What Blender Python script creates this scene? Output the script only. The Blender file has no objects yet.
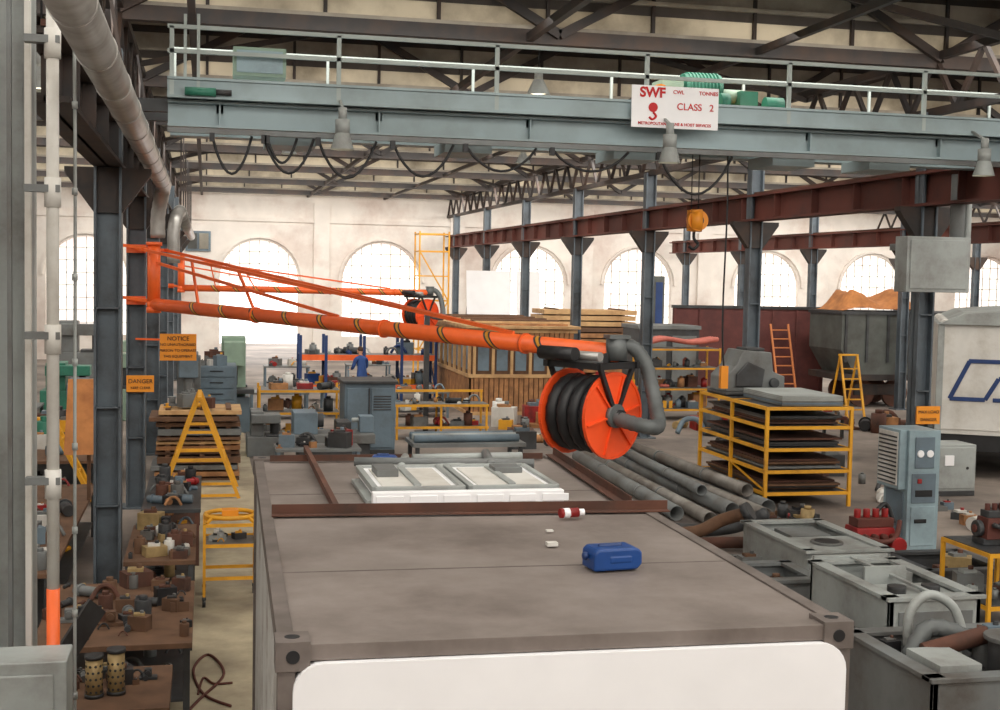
import bpy, bmesh, math, random
from mathutils import Vector, Matrix, Quaternion
scene=bpy.context.scene
scene.view_settings.view_transform='Standard'
COL=scene.collection
# ---------------------------------------------------------------- camera
cam=bpy.data.cameras.new('camera'); co=bpy.data.objects.new('camera',cam); COL.objects.link(co)
scene.camera=co
cam.lens=46.8; cam.sensor_width=36; cam.clip_end=500
yaw=math.radians(12.79); pitch=math.atan(80/1300)
co.matrix_world=Matrix.Translation((0,0,4.1))@Matrix.Rotation(-yaw,4,'Z')@Matrix.Rotation(math.pi/2-pitch,4,'X')@Matrix.Rotation(0.02,4,'Z')
# ---------------------------------------------------------------- materials
def lin(c):
    c=c/255.0
    return c/12.92 if c<=0.04045 else ((c+0.055)/1.055)**2.4
MATS={}
def M(name,rgb,rough=.6,metal=0.,var=.18,scale=4.,dirt=None,damt=.45,dscale=1.5,bump=0.,bscale=30.,emis=0.,transl=0.):
    m=bpy.data.materials.new(name); m.use_nodes=True
    nt=m.node_tree; N=nt.nodes; L=nt.links
    b=N['Principled BSDF']; b.inputs['Roughness'].default_value=rough; b.inputs['Metallic'].default_value=metal
    col=[lin(v) for v in rgb]
    tc=N.new('ShaderNodeTexCoord'); nz=N.new('ShaderNodeTexNoise'); nz.inputs['Scale'].default_value=scale; nz.inputs['Detail'].default_value=5
    L.new(tc.outputs['Object'],nz.inputs['Vector'])
    cr=N.new('ShaderNodeValToRGB'); e=cr.color_ramp.elements
    e[0].position=.3; e[1].position=.72
    e[0].color=(*[max(0,v*(1-var)) for v in col],1); e[1].color=(*[min(1,v*(1+var)) for v in col],1)
    L.new(nz.outputs['Fac'],cr.inputs['Fac']); out=cr.outputs['Color']
    if dirt:
        n2=N.new('ShaderNodeTexNoise'); n2.inputs['Scale'].default_value=dscale; n2.inputs['Detail'].default_value=8; n2.inputs['Roughness'].default_value=.65
        L.new(tc.outputs['Object'],n2.inputs['Vector'])
        r2=N.new('ShaderNodeValToRGB'); r2.color_ramp.elements[0].position=.6-damt*.4; r2.color_ramp.elements[1].position=.85-damt*.3
        L.new(n2.outputs['Fac'],r2.inputs['Fac'])
        mx=N.new('ShaderNodeMixRGB'); L.new(r2.outputs['Color'],mx.inputs['Fac']); L.new(out,mx.inputs['Color1'])
        mx.inputs['Color2'].default_value=(*[lin(v) for v in dirt],1); out=mx.outputs['Color']
    L.new(out,b.inputs['Base Color'])
    if bump:
        bn=N.new('ShaderNodeBump'); bn.inputs['Strength'].default_value=bump; n3=N.new('ShaderNodeTexNoise'); n3.inputs['Scale'].default_value=bscale
        L.new(tc.outputs['Object'],n3.inputs['Vector']); L.new(n3.outputs['Fac'],bn.inputs['Height']); L.new(bn.outputs['Normal'],b.inputs['Normal'])
    if emis:
        L.new(out,b.inputs['Emission Color']); b.inputs['Emission Strength'].default_value=emis
    if transl:
        o=N['Material Output']; t=N.new('ShaderNodeBsdfTranslucent'); L.new(out,t.inputs['Color'])
        ms=N.new('ShaderNodeMixShader'); ms.inputs[0].default_value=transl
        L.new(b.outputs[0],ms.inputs[1]); L.new(t.outputs[0],ms.inputs[2]); L.new(ms.outputs[0],o.inputs['Surface'])
    MATS[name]=m; return m
M('floor',(146,134,124),.7,0,.2,.4,(86,78,74),.62,.35,.15,8)
M('path',(188,176,148),.7,0,.15,1.2,(134,122,104),.6,.8)
M('brickwhite',(228,221,213),.9,0,.07,1.5,(182,156,144),.3,.3,.3,12)
M('roofsheet',(84,76,70),.8,0,.2,2,(54,48,44),.5,.6)
M('roofcream',(176,168,154),.8,0,.15,1.5,(126,116,104),.5,.8)
M('roofclear',(245,242,236),.5,0,.08,1.,(206,198,186),.4,.5,transl=.8)
M('glaze',(214,206,190),.4,0,.12,1.,(136,126,110),.45,.6,transl=.6)
M('glowglaze',(255,249,243),.4,0,.04,1.,(240,216,208),.4,.8,emis=1.0)  # window panes glow by emission, imitating daylight through frosted glass
M('darksteel',(52,48,47),.6,.2,.2,3,(74,54,42),.4)
M('colsteel',(96,106,114),.5,.2,.15,3,(58,58,60),.45)
M('rustbeam',(100,52,42),.7,.1,.2,2,(64,40,36),.45,1.)
M('rust',(98,62,48),.8,.1,.3,6,(56,44,38),.45,3)
M('bridge',(156,174,178),.5,.05,.08,1,(130,142,142),.4,.8)
M('railing',(166,176,172),.5,.05,.1,2)
M('orange',(244,106,42),.42,0,.1,4,(206,78,34),.3,2)
M('orangered',(240,82,30),.45,0,.1,4)
M('yellow',(228,164,36),.5,0,.12,4,(168,116,38),.35,2)
M('hazard',(214,150,44),.5,0,.1,4)
M('blackrub',(28,28,30),.5,0,.2,10)
M('black',(32,32,34),.5,.1,.2,8)
M('duct',(178,176,172),.35,.5,.15,2,(134,128,120),.4,1.5)
M('pipegrey',(132,128,122),.45,.35,.2,2,(92,82,74),.45,1.5)
M('hosegrey',(92,96,96),.5,.1,.15,6)
M('controof',(138,128,122),.6,0,.16,1.2,(100,90,84),.62,1.1,.12,18)
M('contside',(186,186,182),.6,0,.1,2,(136,128,120),.4,2)
M('contframe',(112,103,98),.6,.1,.15,4,(84,76,70),.45,3)
M('white',(244,244,246),.4,0,.03,3)
M('offwhite',(214,212,206),.55,0,.08,3,(170,164,154),.4)
M('greylt',(166,172,170),.5,.05,.12,3,(116,114,110),.45)
M('greymid',(118,122,122),.5,.1,.2,3,(78,72,66),.45)
M('greydk',(64,66,68),.5,.15,.25,4,(46,42,40),.45)
M('blue',(20,64,128),.4,0,.12,5)
M('bluedk',(26,54,104),.5,0,.15,4)
M('bluecab',(148,170,178),.45,.05,.08,3,(110,124,130),.4)
M('bluegrey',(108,126,138),.5,.05,.15,3,(78,86,92),.45)
M('green',(52,122,100),.45,0,.12,4,(40,84,70),.35)
M('greenlt',(136,158,140),.5,0,.12,4)
M('red',(150,28,28),.45,0,.18,5,(88,26,24),.4,4)
M('maroon',(102,54,50),.7,0,.12,2,(76,42,40),.45)
M('wood',(172,122,78),.75,0,.25,5,(118,82,54),.45,3)
M('woodlt',(200,162,114),.75,0,.2,6,(150,110,72),.4,3)
M('wooddk',(100,72,52),.8,0,.25,5)
M('wagongrey',(88,92,88),.6,.05,.15,2,(66,64,60),.5)
M('tarp',(186,122,68),.8,0,.2,3,(140,84,46),.4,2,.6,6)
M('pink',(186,100,86),.6,0,.15,6)
M('skin',(206,150,120),.6,0,.04,4)
M('hair',(70,48,34),.8,0,.1,20)
M('overall',(44,72,128),.85,0,.12,8)
M('amber',(234,146,34),.5,0,.06,4)
M('textblack',(24,24,26),.6,0,0,1)
M('textred',(200,26,30),.6,0,0,1)
M('brass',(166,142,98),.5,.3,.2,12)
M('lampglass',(255,240,210),.4,0,0,1,emis=3.)
M('ladderwood',(206,124,72),.6,0,.1,4)
# ---------------------------------------------------------------- builder
class B:
    def __init__(s,name): s.name=name; s.bm=bmesh.new(); s.mats=[]
    def mi(s,m):
        if m not in s.mats: s.mats.append(m)
        return s.mats.index(m)
    def _fin(s,faces,m,smooth=False):
        i=s.mi(m)
        for f in faces: f.material_index=i; f.smooth=smooth
    def box(s,x0,x1,y0,y1,z0,z1,m,rz=0,taper=None):
        c=Vector(((x0+x1)/2,(y0+y1)/2,(z0+z1)/2)); d=((x1-x0),(y1-y0),(z1-z0))
        r=bmesh.ops.create_cube(s.bm,size=1)
        for v in r['verts']:
            v.co=Vector((v.co.x*d[0],v.co.y*d[1],v.co.z*d[2]))
            if taper and v.co.z>0: v.co.x*=taper[0]; v.co.y*=taper[1]
            if rz: v.co=Matrix.Rotation(rz,3,'Z')@v.co
            v.co+=c
        s._fin({f for v in r['verts'] for f in v.link_faces},m); return s
    def bar(s,p,q,w,h,m,up=(0,0,1)):
        p=Vector(p);q=Vector(q); d=q-p; L=d.length
        if L<1e-6: return s
        z=d.normalized(); u=Vector(up)
        if abs(z.dot(u))>.98: u=Vector((0,1,0))
        x=u.cross(z).normalized(); y=z.cross(x)
        r=bmesh.ops.create_cube(s.bm,size=1)
        for v in r['verts']:
            v.co=p+x*(v.co.x*w)+y*(v.co.y*h)+z*((v.co.z+.5)*L)
        s._fin({f for v in r['verts'] for f in v.link_faces},m); return s
    def cyl(s,p,q,r,m,seg=16,r2=None,caps=True):
        p=Vector(p);q=Vector(q); d=q-p; L=d.length
        z=d.normalized(); u=Vector((0,0,1)) if abs(z.z)<.98 else Vector((0,1,0))
        x=u.cross(z).normalized(); y=z.cross(x); r2=r if r2 is None else r2
        a=[];b=[]
        for i in range(seg):
            t=2*math.pi*i/seg; o=x*math.cos(t)+y*math.sin(t)
            a.append(s.bm.verts.new(p+o*r)); b.append(s.bm.verts.new(q+o*r2))
        fs=[s.bm.faces.new((a[i],a[(i+1)%seg],b[(i+1)%seg],b[i])) for i in range(seg)]
        s._fin(fs,m,True)
        if caps: s._fin([s.bm.faces.new(a[::-1]),s.bm.faces.new(b)],m)
        return s
    def pipe(s,p,q,r,m,t=.01,seg=20):   # hollow
        p=Vector(p);q=Vector(q);z=(q-p).normalized(); u=Vector((0,0,1)) if abs(z.z)<.98 else Vector((0,1,0))
        x=u.cross(z).normalized(); y=z.cross(x); R=[]
        for (c,rr) in ((p,r),(q,r),(q,r-t),(p,r-t)):
            R.append([s.bm.verts.new(c+(x*math.cos(2*math.pi*i/seg)+y*math.sin(2*math.pi*i/seg))*rr) for i in range(seg)])
        for k in range(4):
            a=R[k];b=R[(k+1)%4]
            s._fin([s.bm.faces.new((a[i],a[(i+1)%seg],b[(i+1)%seg],b[i])) for i in range(seg)],m,True)
        return s
    def tube(s,pts,r,m,seg=10,sub=4,rib=0):
        pts=[Vector(p) for p in pts]
        if sub>1 and len(pts)>2:
            out=[]
            for i in range(len(pts)-1):
                p0=pts[max(i-1,0)];p1=pts[i];p2=pts[i+1];p3=pts[min(i+2,len(pts)-1)]
                for k in range(sub):
                    t=k/sub
                    out.append(.5*((2*p1)+(p2-p0)*t+(2*p0-5*p1+4*p2-p3)*t*t+(3*p1-p0-3*p2+p3)*t**3))
            out.append(pts[-1]); pts=out
        rings=[]; prev=None
        for i,p in enumerate(pts):
            z=(pts[min(i+1,len(pts)-1)]-pts[max(i-1,0)]).normalized()
            if prev is None:
                u=Vector((0,0,1)) if abs(z.z)<.9 else Vector((1,0,0)); x=u.cross(z).normalized()
            else: x=(prev-z*prev.dot(z)).normalized()
            prev=x; y=z.cross(x); rr=r*(1+(rib if i%2 else -rib))
            rings.append([s.bm.verts.new(p+(x*math.cos(2*math.pi*j/seg)+y*math.sin(2*math.pi*j/seg))*rr) for j in range(seg)])
        fs=[]
        for a,b in zip(rings,rings[1:]):
            fs+=[s.bm.faces.new((a[i],a[(i+1)%seg],b[(i+1)%seg],b[i])) for i in range(seg)]
        fs+=[s.bm.faces.new(rings[0][::-1]),s.bm.faces.new(rings[-1])]
        s._fin(fs,m,True); return s
    def prism(s,poly,axis,a,b,m):
        def mk(u,v,w):
            return {'x':(w,u,v),'y':(u,w,v),'z':(u,v,w)}[axis]
        A=[s.bm.verts.new(mk(u,v,a)) for u,v in poly]; Bv=[s.bm.verts.new(mk(u,v,b)) for u,v in poly]
        n=len(poly); fs=[s.bm.faces.new(A[::-1]),s.bm.faces.new(Bv)]
        fs+=[s.bm.faces.new((A[i],A[(i+1)%n],Bv[(i+1)%n],Bv[i])) for i in range(n)]
        s._fin(fs,m); return s
    def ball(s,c,r,m,sx=1,sy=1,sz=1,seg=14):
        q=bmesh.ops.create_uvsphere(s.bm,u_segments=seg,v_segments=max(6,seg*2//3),radius=r)
        for v in q['verts']: v.co=Vector((v.co.x*sx,v.co.y*sy,v.co.z*sz))+Vector(c)
        s._fin({f for v in q['verts'] for f in v.link_faces},m,True); return s
    def ibeam(s,p,q,w,h,m,t=.03,up=(0,0,1)):
        p=Vector(p);q=Vector(q);z=(q-p).normalized();u=Vector(up)
        if abs(z.dot(u))>.98:u=Vector((0,1,0))
        x=u.cross(z).normalized();y=z.cross(x)
        s.bar(p,q,t*.7,h,m,up); 
        for k in (-1,1): s.bar(p+y*k*(h/2-t/2),q+y*k*(h/2-t/2),w,t,m,up)
        return s
    def angle(s,p,q,w,m,t=.008,sx=1):
        p=Vector(p);q=Vector(q);z=(q-p).normalized();x=Vector((0,0,1)).cross(z).normalized()*sx
        s.bar(p+Vector((0,0,t/2)),q+Vector((0,0,t/2)),w,t,m); s.bar(p+x*w/2+Vector((0,0,w/2)),q+x*w/2+Vector((0,0,w/2)),t,w,m); return s
    def lattice(s,p,q,h,n,w,m,up=(0,0,1)):
        p=Vector(p);q=Vector(q);u=Vector(up)*h
        s.bar(p,q,w,w,m); s.bar(p+u,q+u,w,w,m)
        for i in range(n):
            a=p+(q-p)*(i/n); b=p+(q-p)*((i+1)/n); c=(a+b)/2
            s.bar(a,c+u,w*.6,w*.6,m); s.bar(c+u,b,w*.6,w*.6,m)
        return s
    def done(s,bevel=0,parent=None,name=None):
        bmesh.ops.recalc_face_normals(s.bm,faces=s.bm.faces)
        me=bpy.data.meshes.new(s.name); s.bm.to_mesh(me); s.bm.free()
        for m in s.mats: me.materials.append(MATS[m])
        o=bpy.data.objects.new(s.name,me); COL.objects.link(o)
        if bevel:
            b=o.modifiers.new('bevel','BEVEL'); b.width=bevel; b.segments=2; b.limit_method='ANGLE'; b.angle_limit=.6
        if parent: o.parent=parent
        return o
def text(body,loc,size,mat,parent=None,rot=(math.pi/2,0,0),name='lettering',bold=0):
    c=bpy.data.curves.new(name,'FONT'); c.body=body; c.size=size; c.extrude=.002; c.offset=bold; c.align_x='CENTER'; c.align_y='CENTER'
    c.materials.append(MATS[mat]); o=bpy.data.objects.new(name,c); o.location=loc; o.rotation_euler=rot; COL.objects.link(o)
    if parent: o.parent=parent
    return o
rnd=random.Random(7)
# ---------------------------------------------------------------- shell
XL,XR,Y0,YF=-16,44,-6,60
B('floor').box(XL,XR,Y0,YF+14,-.2,0,'floor').done()
B('floor_walkway').box(-.35,.95,3,50,0,.006,'path').done()
ARCH=[(-5.15,3.4),(2.36,3.5),(7.92,3.6),(14.98,3.5),(20.4,3.4),(27.1,3.4),(32.8,3.4),(39.2,3.4)]
b=B('wall_back'); TOPZ=7.7
edges=[XL]+[(ARCH[i][0]+ARCH[i+1][0])/2 for i in range(len(ARCH)-1)]+[XR]
for i,(cx,w) in enumerate(ARCH):
    r=w/2; sp=5.45-r
    poly=[(edges[i],0),(cx-r,0),(cx-r,sp)]+[(cx-r*math.cos(math.pi*k/16),sp+r*math.sin(math.pi*k/16)) for k in range(1,16)]+[(cx+r,sp),(cx+r,0),(edges[i+1],0),(edges[i+1],TOPZ),(edges[i],TOPZ)]
    b.prism(poly,'y',YF,YF+.5,'brickwhite')
    if i!=1: b.box(cx-r,cx+r,YF+.05,YF+.5,0,1.1,'brickwhite')
    n=14
    for k in range(n):
        t0=math.pi*k/n;t1=math.pi*(k+1)/n
        b.bar((cx-(r+.16)*math.cos(t0),YF,sp+(r+.16)*math.sin(t0)),(cx-(r+.16)*math.cos(t1),YF,sp+(r+.16)*math.sin(t1)),.1,.3,'brickwhite',(0,1,0))
for e in edges[1:-1]: b.box(e-.35,e+.35,YF-.18,YF,0,7.2,'brickwhite')
b.box(XL,XR,YF-.12,YF,6.3,6.5,'brickwhite')
b.done()
for i,(cx,w) in enumerate(ARCH):
    r=w/2; sp=5.45-r; zb=1.1
    b=B('window_%d'%(i+1))
    if i==1: zb=3.3
    poly=[(cx-r,zb),(cx-r,sp)]+[(cx-r*math.cos(math.pi*k/16),sp+r*math.sin(math.pi*k/16)) for k in range(1,16)]+[(cx+r,sp),(cx+r,zb)]
    b.prism(poly,'y',YF+.3,YF+.31,'glowglaze')
    for k in range(-3,4):
        x=cx+k*w/8; hh=sp+math.sqrt(max(0,r*r-(x-cx)**2)); b.bar((x,YF+.26,zb),(x,YF+.26,hh),.035,.05,'offwhite')
    z=zb
    while z<5.2:
        hw=r if z<sp else math.sqrt(max(0,r*r-(z-sp)**2)); b.bar((cx-hw,YF+.26,z),(cx+hw,YF+.26,z),.05,.035,'offwhite'); z+=.55
    if i==4: b.box(cx+.4,cx+1.4,YF+.1,YF+.2,1.1,4.2,'wagongrey').box(cx+.5,cx+.85,YF+.08,YF+.1,1.6,3.9,'bluedk').box(cx+.95,cx+1.3,YF+.08,YF+.1,1.6,3.9,'bluedk')
    b.done()
B('wall_left').box(XL-.3,XL,Y0,YF+.5,0,7.7,'brickwhite').done()
B('wall_right').box(XR,XR+.3,Y0,YF+.5,0,7.7,'brickwhite').done()
B('wall_front').box(XL,XR,Y0-.3,Y0,0,9.3,'brickwhite').done()
B('window_9').box(-.9,.2,YF-.1,YF-.02,4.9,5.8,'bluegrey').box(-.8,-.4,YF-.14,YF-.1,5,5.7,'wagongrey').box(-.3,.1,YF-.14,YF-.1,5,5.7,'glaze').done()
# roof : saw-tooth
GRID=[18.5+6.55*k for k in range(-4,7)]
GRID.append(64.35)
rs=B('ceiling'); gl=B('skylight_glazing'); tr=B('roof_trusses')
for gi,(a,c) in enumerate(zip(GRID,GRID[1:])):
    z0,z1=7.6,9.3
    def P(t): return (a+(c-a)*t, z0+(z1-z0)*t)
    clear=(.25,.62) if gi%2==0 else (.34,.56)
    segs=[(0,clear[0],'roofcream'),(clear[0],clear[1],'roofclear'),(clear[1],1,'roofsheet')]
    for t0,t1,m in segs:
        (ya,za),(yb,zb)=P(t0),P(t1)
        rs.prism([(ya,za),(yb,zb),(yb,zb+.04),(ya,za+.04)],'x',XL,XR,m)
    for t in (.02,.2,.4,.6,.8,.98):
        y,z=P(t); rs.box(XL,XR,y-.05,y+.05,z-.18,z-.01,'darksteel')
    x=XL+.5
    while x<XR:
        (ya,za),(yb,zb)=P(0),P(1); rs.bar((x,ya,za-.03),(x,yb,zb-.03),.045,.08,'roofsheet'); x+=.62
    for (g0,g1,m) in ((7.66,7.95,'glaze'),(7.95,8.12,'roofsheet'),(8.12,8.42,'roofcream'),(8.42,8.58,'darksteel'),(8.58,8.86,'glaze'),(8.86,9.0,'darksteel'),(9.0,9.26,'roofcream')):
        gl.box(XL,XR,c-.03 if m!='glaze' else c-.015,c,g0,g1,m)
    for g in (7.66,8.12,8.58,9.0,9.28): gl.box(XL,XR,c-.1,c+.02,g-.03,g+.03,'roofcream')
    x=XL
    while x<XR: gl.box(x-.025,x+.025,c-.08,c+.02,7.6,9.3,'darksteel'); x+=1.6
    tr.box(XL,XR,c-.2,c-.04,7.42,7.62,'darksteel')
    for (xa,xb) in ((-14,-1.15),(-1.15,11),(11,22),(22,33)):
        n=4; 
        for k in range(n):
            u=xa+(xb-xa)*k/n; v=xa+(xb-xa)*(k+1)/n
            if k%2: u,v=v,u
            tr.bar((u,c-.25,7.55),(v,c-.25,9.2),.09,.13,'darksteel')
        tr.bar((xa,c-2.2,7.5),((xa*.6+xb*.4),c-.3,8.9),.08,.1,'darksteel').bar((xb,c-2.2,7.5),((xa*.4+xb*.6),c-.3,8.9),.08,.1,'darksteel')
rs.done(); gl.done(); 
for x in (-1.15,11,22,33):
    tr.lattice((x,Y0,6.75),(x,YF,6.75),.85,50,.12,'darksteel')
tr.bar((-.2,14,7.45),(-.2,60,7.45),.1,.1,'darksteel').bar((4.5,Y0,7.5),(4.5,60,7.5),.1,.12,'darksteel').bar((8,Y0,7.5),(8,60,7.5),.08,.1,'darksteel')
tr.done()
# columns
for x,ys in ((11,GRID[3:-1]),(22,GRID[3:-1]),(33,GRID[3:-1]),(-1.15,[16.4,22.95,29.5,36.05,42.6,49.15,55.7])):
    for y in ys:
        b=B('steel_column'); m='colsteel'
        wd=.25 if x>0 else .3
        b.ibeam((x,y,0),(x,y,6.75 if x>0 else 6.7),wd,wd+.02,m,.03,(1,0,0))
        b.box(x-.25,x+.25,y-.25,y+.25,0,.03,m)
        for z in (1.2,2.4,3.6): b.box(x-wd/2,x+wd/2,y-wd/2,y+wd/2,z,z+.02,m)
        b.prism([(x-.16,4.75),(x+.16,4.75),(x+.5,5.22),(x+.5,5.29),(x-.5,5.29),(x-.5,5.22)],'y',y-.09,y+.09,'darksteel')
        b.done()
for x,y0,y1,m in ((11,2,59.7,'rustbeam'),(22,2,59.7,'rustbeam'),(-1.15,10.1,59.7,'darksteel')):
    b=B('crane_rail_beam'); b.ibeam((x,y0,5.57),(x,y1,5.57),.34,.54,m,.045).bar((x,y0,5.87),(x,y1,5.87),.07,.05,'rust')
    y=y0+1
    while y<y1: b.box(x-.15,x+.15,y-.01,y+.01,5.35,5.8,m); y+=1.6
    b.done()
# ---------------------------------------------------------------- near left column, pipes, duct
b=B('steel_column'); b.ibeam((-1.42,9.8,0),(-1.42,9.8,7.4),.36,.44,'greylt',.035,(1,0,0)); b.bar((-1.21,9.6,0),(-1.21,9.6,7.4),.04,.06,'offwhite').bar((-1.33,9.58,0),(-1.33,9.58,7.4),.03,.04,'greymid').bar((-1.52,9.58,0),(-1.52,9.58,7.4),.03,.04,'greymid'); b.done()
B('electrical_box').box(-1.75,-.87,8.75,9.15,0,1.53,'greylt').box(-1.65,-.95,8.73,8.75,.1,1.45,'greylt').cyl((-1.0,8.70,.8),(-1.0,8.74,.8),.03,'black').done(.01)
b=B('wall_pipe'); b.cyl((-1.02,9.35,1.85),(-1.02,9.35,7.3),.042,'offwhite').cyl((-1.02,9.35,.0),(-1.02,9.35,1.87),.045,'orange')
for z in (2.6,3.6,4.6,5.6): b.box(-1.2,-.97,9.3,9.4,z,z+.05,'greymid').cyl((-1.02,9.35,z-.1),(-1.02,9.35,z+.1),.055,'offwhite')
b.tube([(-.9,9.6,0),(-.9,9.6,3),(-.9,9.62,5),(-.92,9.6,7)],.012,'greylt')
for z in (1,1.6,2.2,2.8,3.4,4,4.6,5.2): b.cyl((-.9,9.6,z),(-.9,9.6,z+.05),.02,'greylt',8)
b.done()
b=B('exhaust_duct'); b.cyl((-.67,3,5.44),(-.67,21.6,5.44),.125,'duct',24)
for y in (4,5.5,7,8.5,10,11.5,13,14.5,16,17.5,19,20.5): b.cyl((-.67,y-.02,5.44),(-.67,y+.02,5.44),.131,'duct',24)
b.tube([(-.67,21.6,5.44),(-.69,22.0,5.40),(-.74,22.25,5.2),(-.78,22.3,4.95),(-.78,22.3,4.6)],.12,'duct',20,4,.03)
for y in (6,12,18): b.bar((-.67,y,5.5),(-.9,y,6.9),.03,.03,'darksteel')
b.done()
b=B('exhaust_duct'); b.cyl((-.5,26,5.2),(-.5,46,5.2),.13,'duct',20); b.tube([(-.5,26,5.2),(-.55,25.6,5.1),(-.6,25.5,4.8),(-.6,25.5,4.2)],.12,'duct',16)
for y in range(27,46,3): b.bar((-.5,y,5.2),(-.5,y,7),.03,.03,'darksteel')
b.done()
# ---------------------------------------------------------------- jib arm with hose reel
def jib(base,end,colxy):
    bx,by=base; ex,ey,ez=end; z0=3.5
    b=B('exhaust_jib_arm')
    b.cyl((bx,by,z0-.05),(bx,by,4.5),.105,'orange',20)
    b.cyl((bx,by,4.47),(bx,by,4.53),.13,'orange',20).cyl((bx,by,3.36),(bx,by,3.45),.12,'orange')
    for z in (4.42,3.55):
        b.bar((bx,by,z),(colxy[0],colxy[1]-.16,z),.06,.06,'orange'); b.box(colxy[0]-.16,colxy[0]+.16,colxy[1]-.2,colxy[1]-.16,z-.07,z+.07,'orange')
        b.bar((bx,by,z),(colxy[0]-.3,colxy[1]-.2,z+.06),.04,.05,'orange')
    b.bar((colxy[0]-.28,colxy[1]-.19,3.4),(colxy[0]-.28,colxy[1]-.19,4.6),.045,.04,'orange')
    A=Vector((bx,by,z0)); E=Vector(end); d=(E-A); u=d.normalized()
    b.cyl(A,E,.102,'orange',28); b.ball(A,.118,'orange')
    for k in (.3,.6,.86): c=A+d*k; b.cyl(c-u*.015,c+u*.015,.122,'orange',24)
    side=Vector((0,0,1)).cross(u)
    def band(c,m,w):
        seg=28; R1=[];R2=[]
        x=side; y=u.cross(side)
        for i in range(seg):
            t=2*math.pi*i/seg; o=(x*math.cos(t)+y*math.sin(t))*.1045
            sh=-o.dot(Vector((0,0,1)))*.9
            R1.append(b.bm.verts.new(c+o+u*sh)); R2.append(b.bm.verts.new(c+o+u*(sh+w)))
        b._fin([b.bm.faces.new((R1[i],R1[(i+1)%seg],R2[(i+1)%seg],R2[i])) for i in range(seg)],m,True)
    k=.13
    while k<.9:
        c=A+d*k; band(c,'greydk',.035); band(c+u*.035,'hazard',.05); band(c+u*.085,'greydk',.03); k+=.084
    top=Vector((bx,by,4.4))
    for off in (-.2,.2): b.bar(top+side*off,A+d*.84+Vector((0,0,.11)),.04,.045,'orange')
    b.bar(top-Vector((0,0,.2)),A+d*.5+Vector((0,0,.1)),.04,.045,'orange')
    b.bar(A+d*.14,top+(A+d*.84-top)*.14,.035,.035,'orange').bar(A+d*.3,top+(A+d*.84-top)*.3,.035,.035,'orange')
    b.bar(top-side*.25,top+side*.25,.05,.05,'orange')
    b.cyl(E-Vector((0,0,.08)),E+Vector((0,0,.17)),.12,'hosegrey',18).box(E.x-.12,E.x+.12,E.y-.12,E.y+.12,E.z+.16,E.z+.2,'hosegrey')
    a0=math.radians(-58); ax=Vector((math.cos(a0),math.sin(a0),0)); C=E+Vector((-.28,.02,-.66)); f=Vector((-ax.y,ax.x,0)); Z=Vector((0,0,1))
    for s in (-.36,.36):
        p=C+ax*s; b.bar(p+Z*.54+f*.35,p+Z*.54-f*.35,.05,.07,'black'); b.bar(p+Z*.54+f*.28,p,.045,.045,'black'); b.bar(p+Z*.54-f*.28,p,.045,.045,'black')
    for s in (-.3,.3): b.bar(C-ax*.42+Z*.54+f*s,C+ax*.42+Z*.54+f*s,.05,.07,'black')
    b.cyl(C-ax*.45+Z*.64-f*.2,C+ax*.3+Z*.64-f*.2,.05,'duct').cyl(C-ax*.4+Z*.66-f*.38,C+ax*.1+Z*.66-f*.38,.075,'black').box(C.x-.25,C.x+.1,C.y-.1,C.y+.1,C.z+.56,C.z+.6,'greymid')
    b.bar(E,C+Z*.54,.1,.1,'black')
    for s,sgn in ((-.32,-1),(.32,1)):
        p=C+ax*s
        b.cyl(p-ax*.01,p+ax*.01,.46,'orangered',44)
        for k in range(28):
            t0=2*math.pi*k/28;t1=2*math.pi*(k+1)/28
            b.bar(p+(f*math.cos(t0)+Z*math.sin(t0))*.46,p+(f*math.cos(t1)+Z*math.sin(t1))*.46,.03,.04,'orangered',ax)
        for k in range(6):
            t=math.pi*k/3+.2; b.bar(p+ax*sgn*.02,p+ax*sgn*.02+(f*math.cos(t)+Z*math.sin(t))*.44,.02,.035,'orangered',ax)
        b.cyl(p,p+ax*.07*sgn,.13,'hosegrey',20).cyl(p,p+ax*.14*sgn,.07,'black')
    for k in range(4):
        c=C+ax*(-.24+.16*k); pts=[c+(f*math.cos(t)+Z*math.sin(t))*(.35) for t in [2*math.pi*j/40 for j in range(41)]]
        b.tube(pts,.08,'blackrub',10,1,.05)
    b.cyl(C-ax*.32,C+ax*.32,.29,'black',24)
    R=C+ax*.36
    pts=[E+Vector((.0,0,.08)),E+Vector((.17,-.02,.07)),E+Vector((.31,-.05,-.1)),E+Vector((.37,-.12,-.35)),E+Vector((.38,-.26,-.58)),E+Vector((.32,-.5,-.74)),E+Vector((.16,-.62,-.74)),R+Vector((.06,-.12,-.04)),R]
    b.tube(pts,.08,'hosegrey',14,8,.06)
    b.done()
jib((-.84,22.3),(4.4,13.6,3.27),(-1.15,22.95))
jib((-.75,41.8),(6.8,40.0,3.5),(-1.15,42.6))
# ---------------------------------------------------------------- crane bridge
b=B('overhead_crane'); BX0=-.45; Y=16
for yy in (Y,Y+1.1): b.box(BX0,11.3,yy,yy+.03,5.8,6.08,'bridge').box(BX0,11.3,yy-.12,yy+.15,6.05,6.08,'bridge').box(BX0,11.3,yy-.14,yy+.17,5.77,5.8,'bridge')
x=BX0+.6
while x<11: b.box(x-.01,x+.01,Y-.08,Y,5.8,6.06,'bridge'); b.box(x-.04,x+.04,Y,Y+1.1,5.95,6.05,'bridge'); x+=1.9
b.box(BX0,11.4,Y-.3,Y-.28,6.1,6.30,'bridge').box(BX0,11.4,Y-.3,Y+.5,6.1,6.12,'bridge').box(BX0,11.4,Y-.34,Y-.25,6.29,6.32,'bridge').box(BX0,11.4,Y-.34,Y-.25,6.08,6.11,'bridge')
for x in [BX0+.05+k*1.93 for k in range(7)]: b.bar((x,Y-.28,6.1),(x,Y-.28,6.9),.05,.045,'railing')
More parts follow.
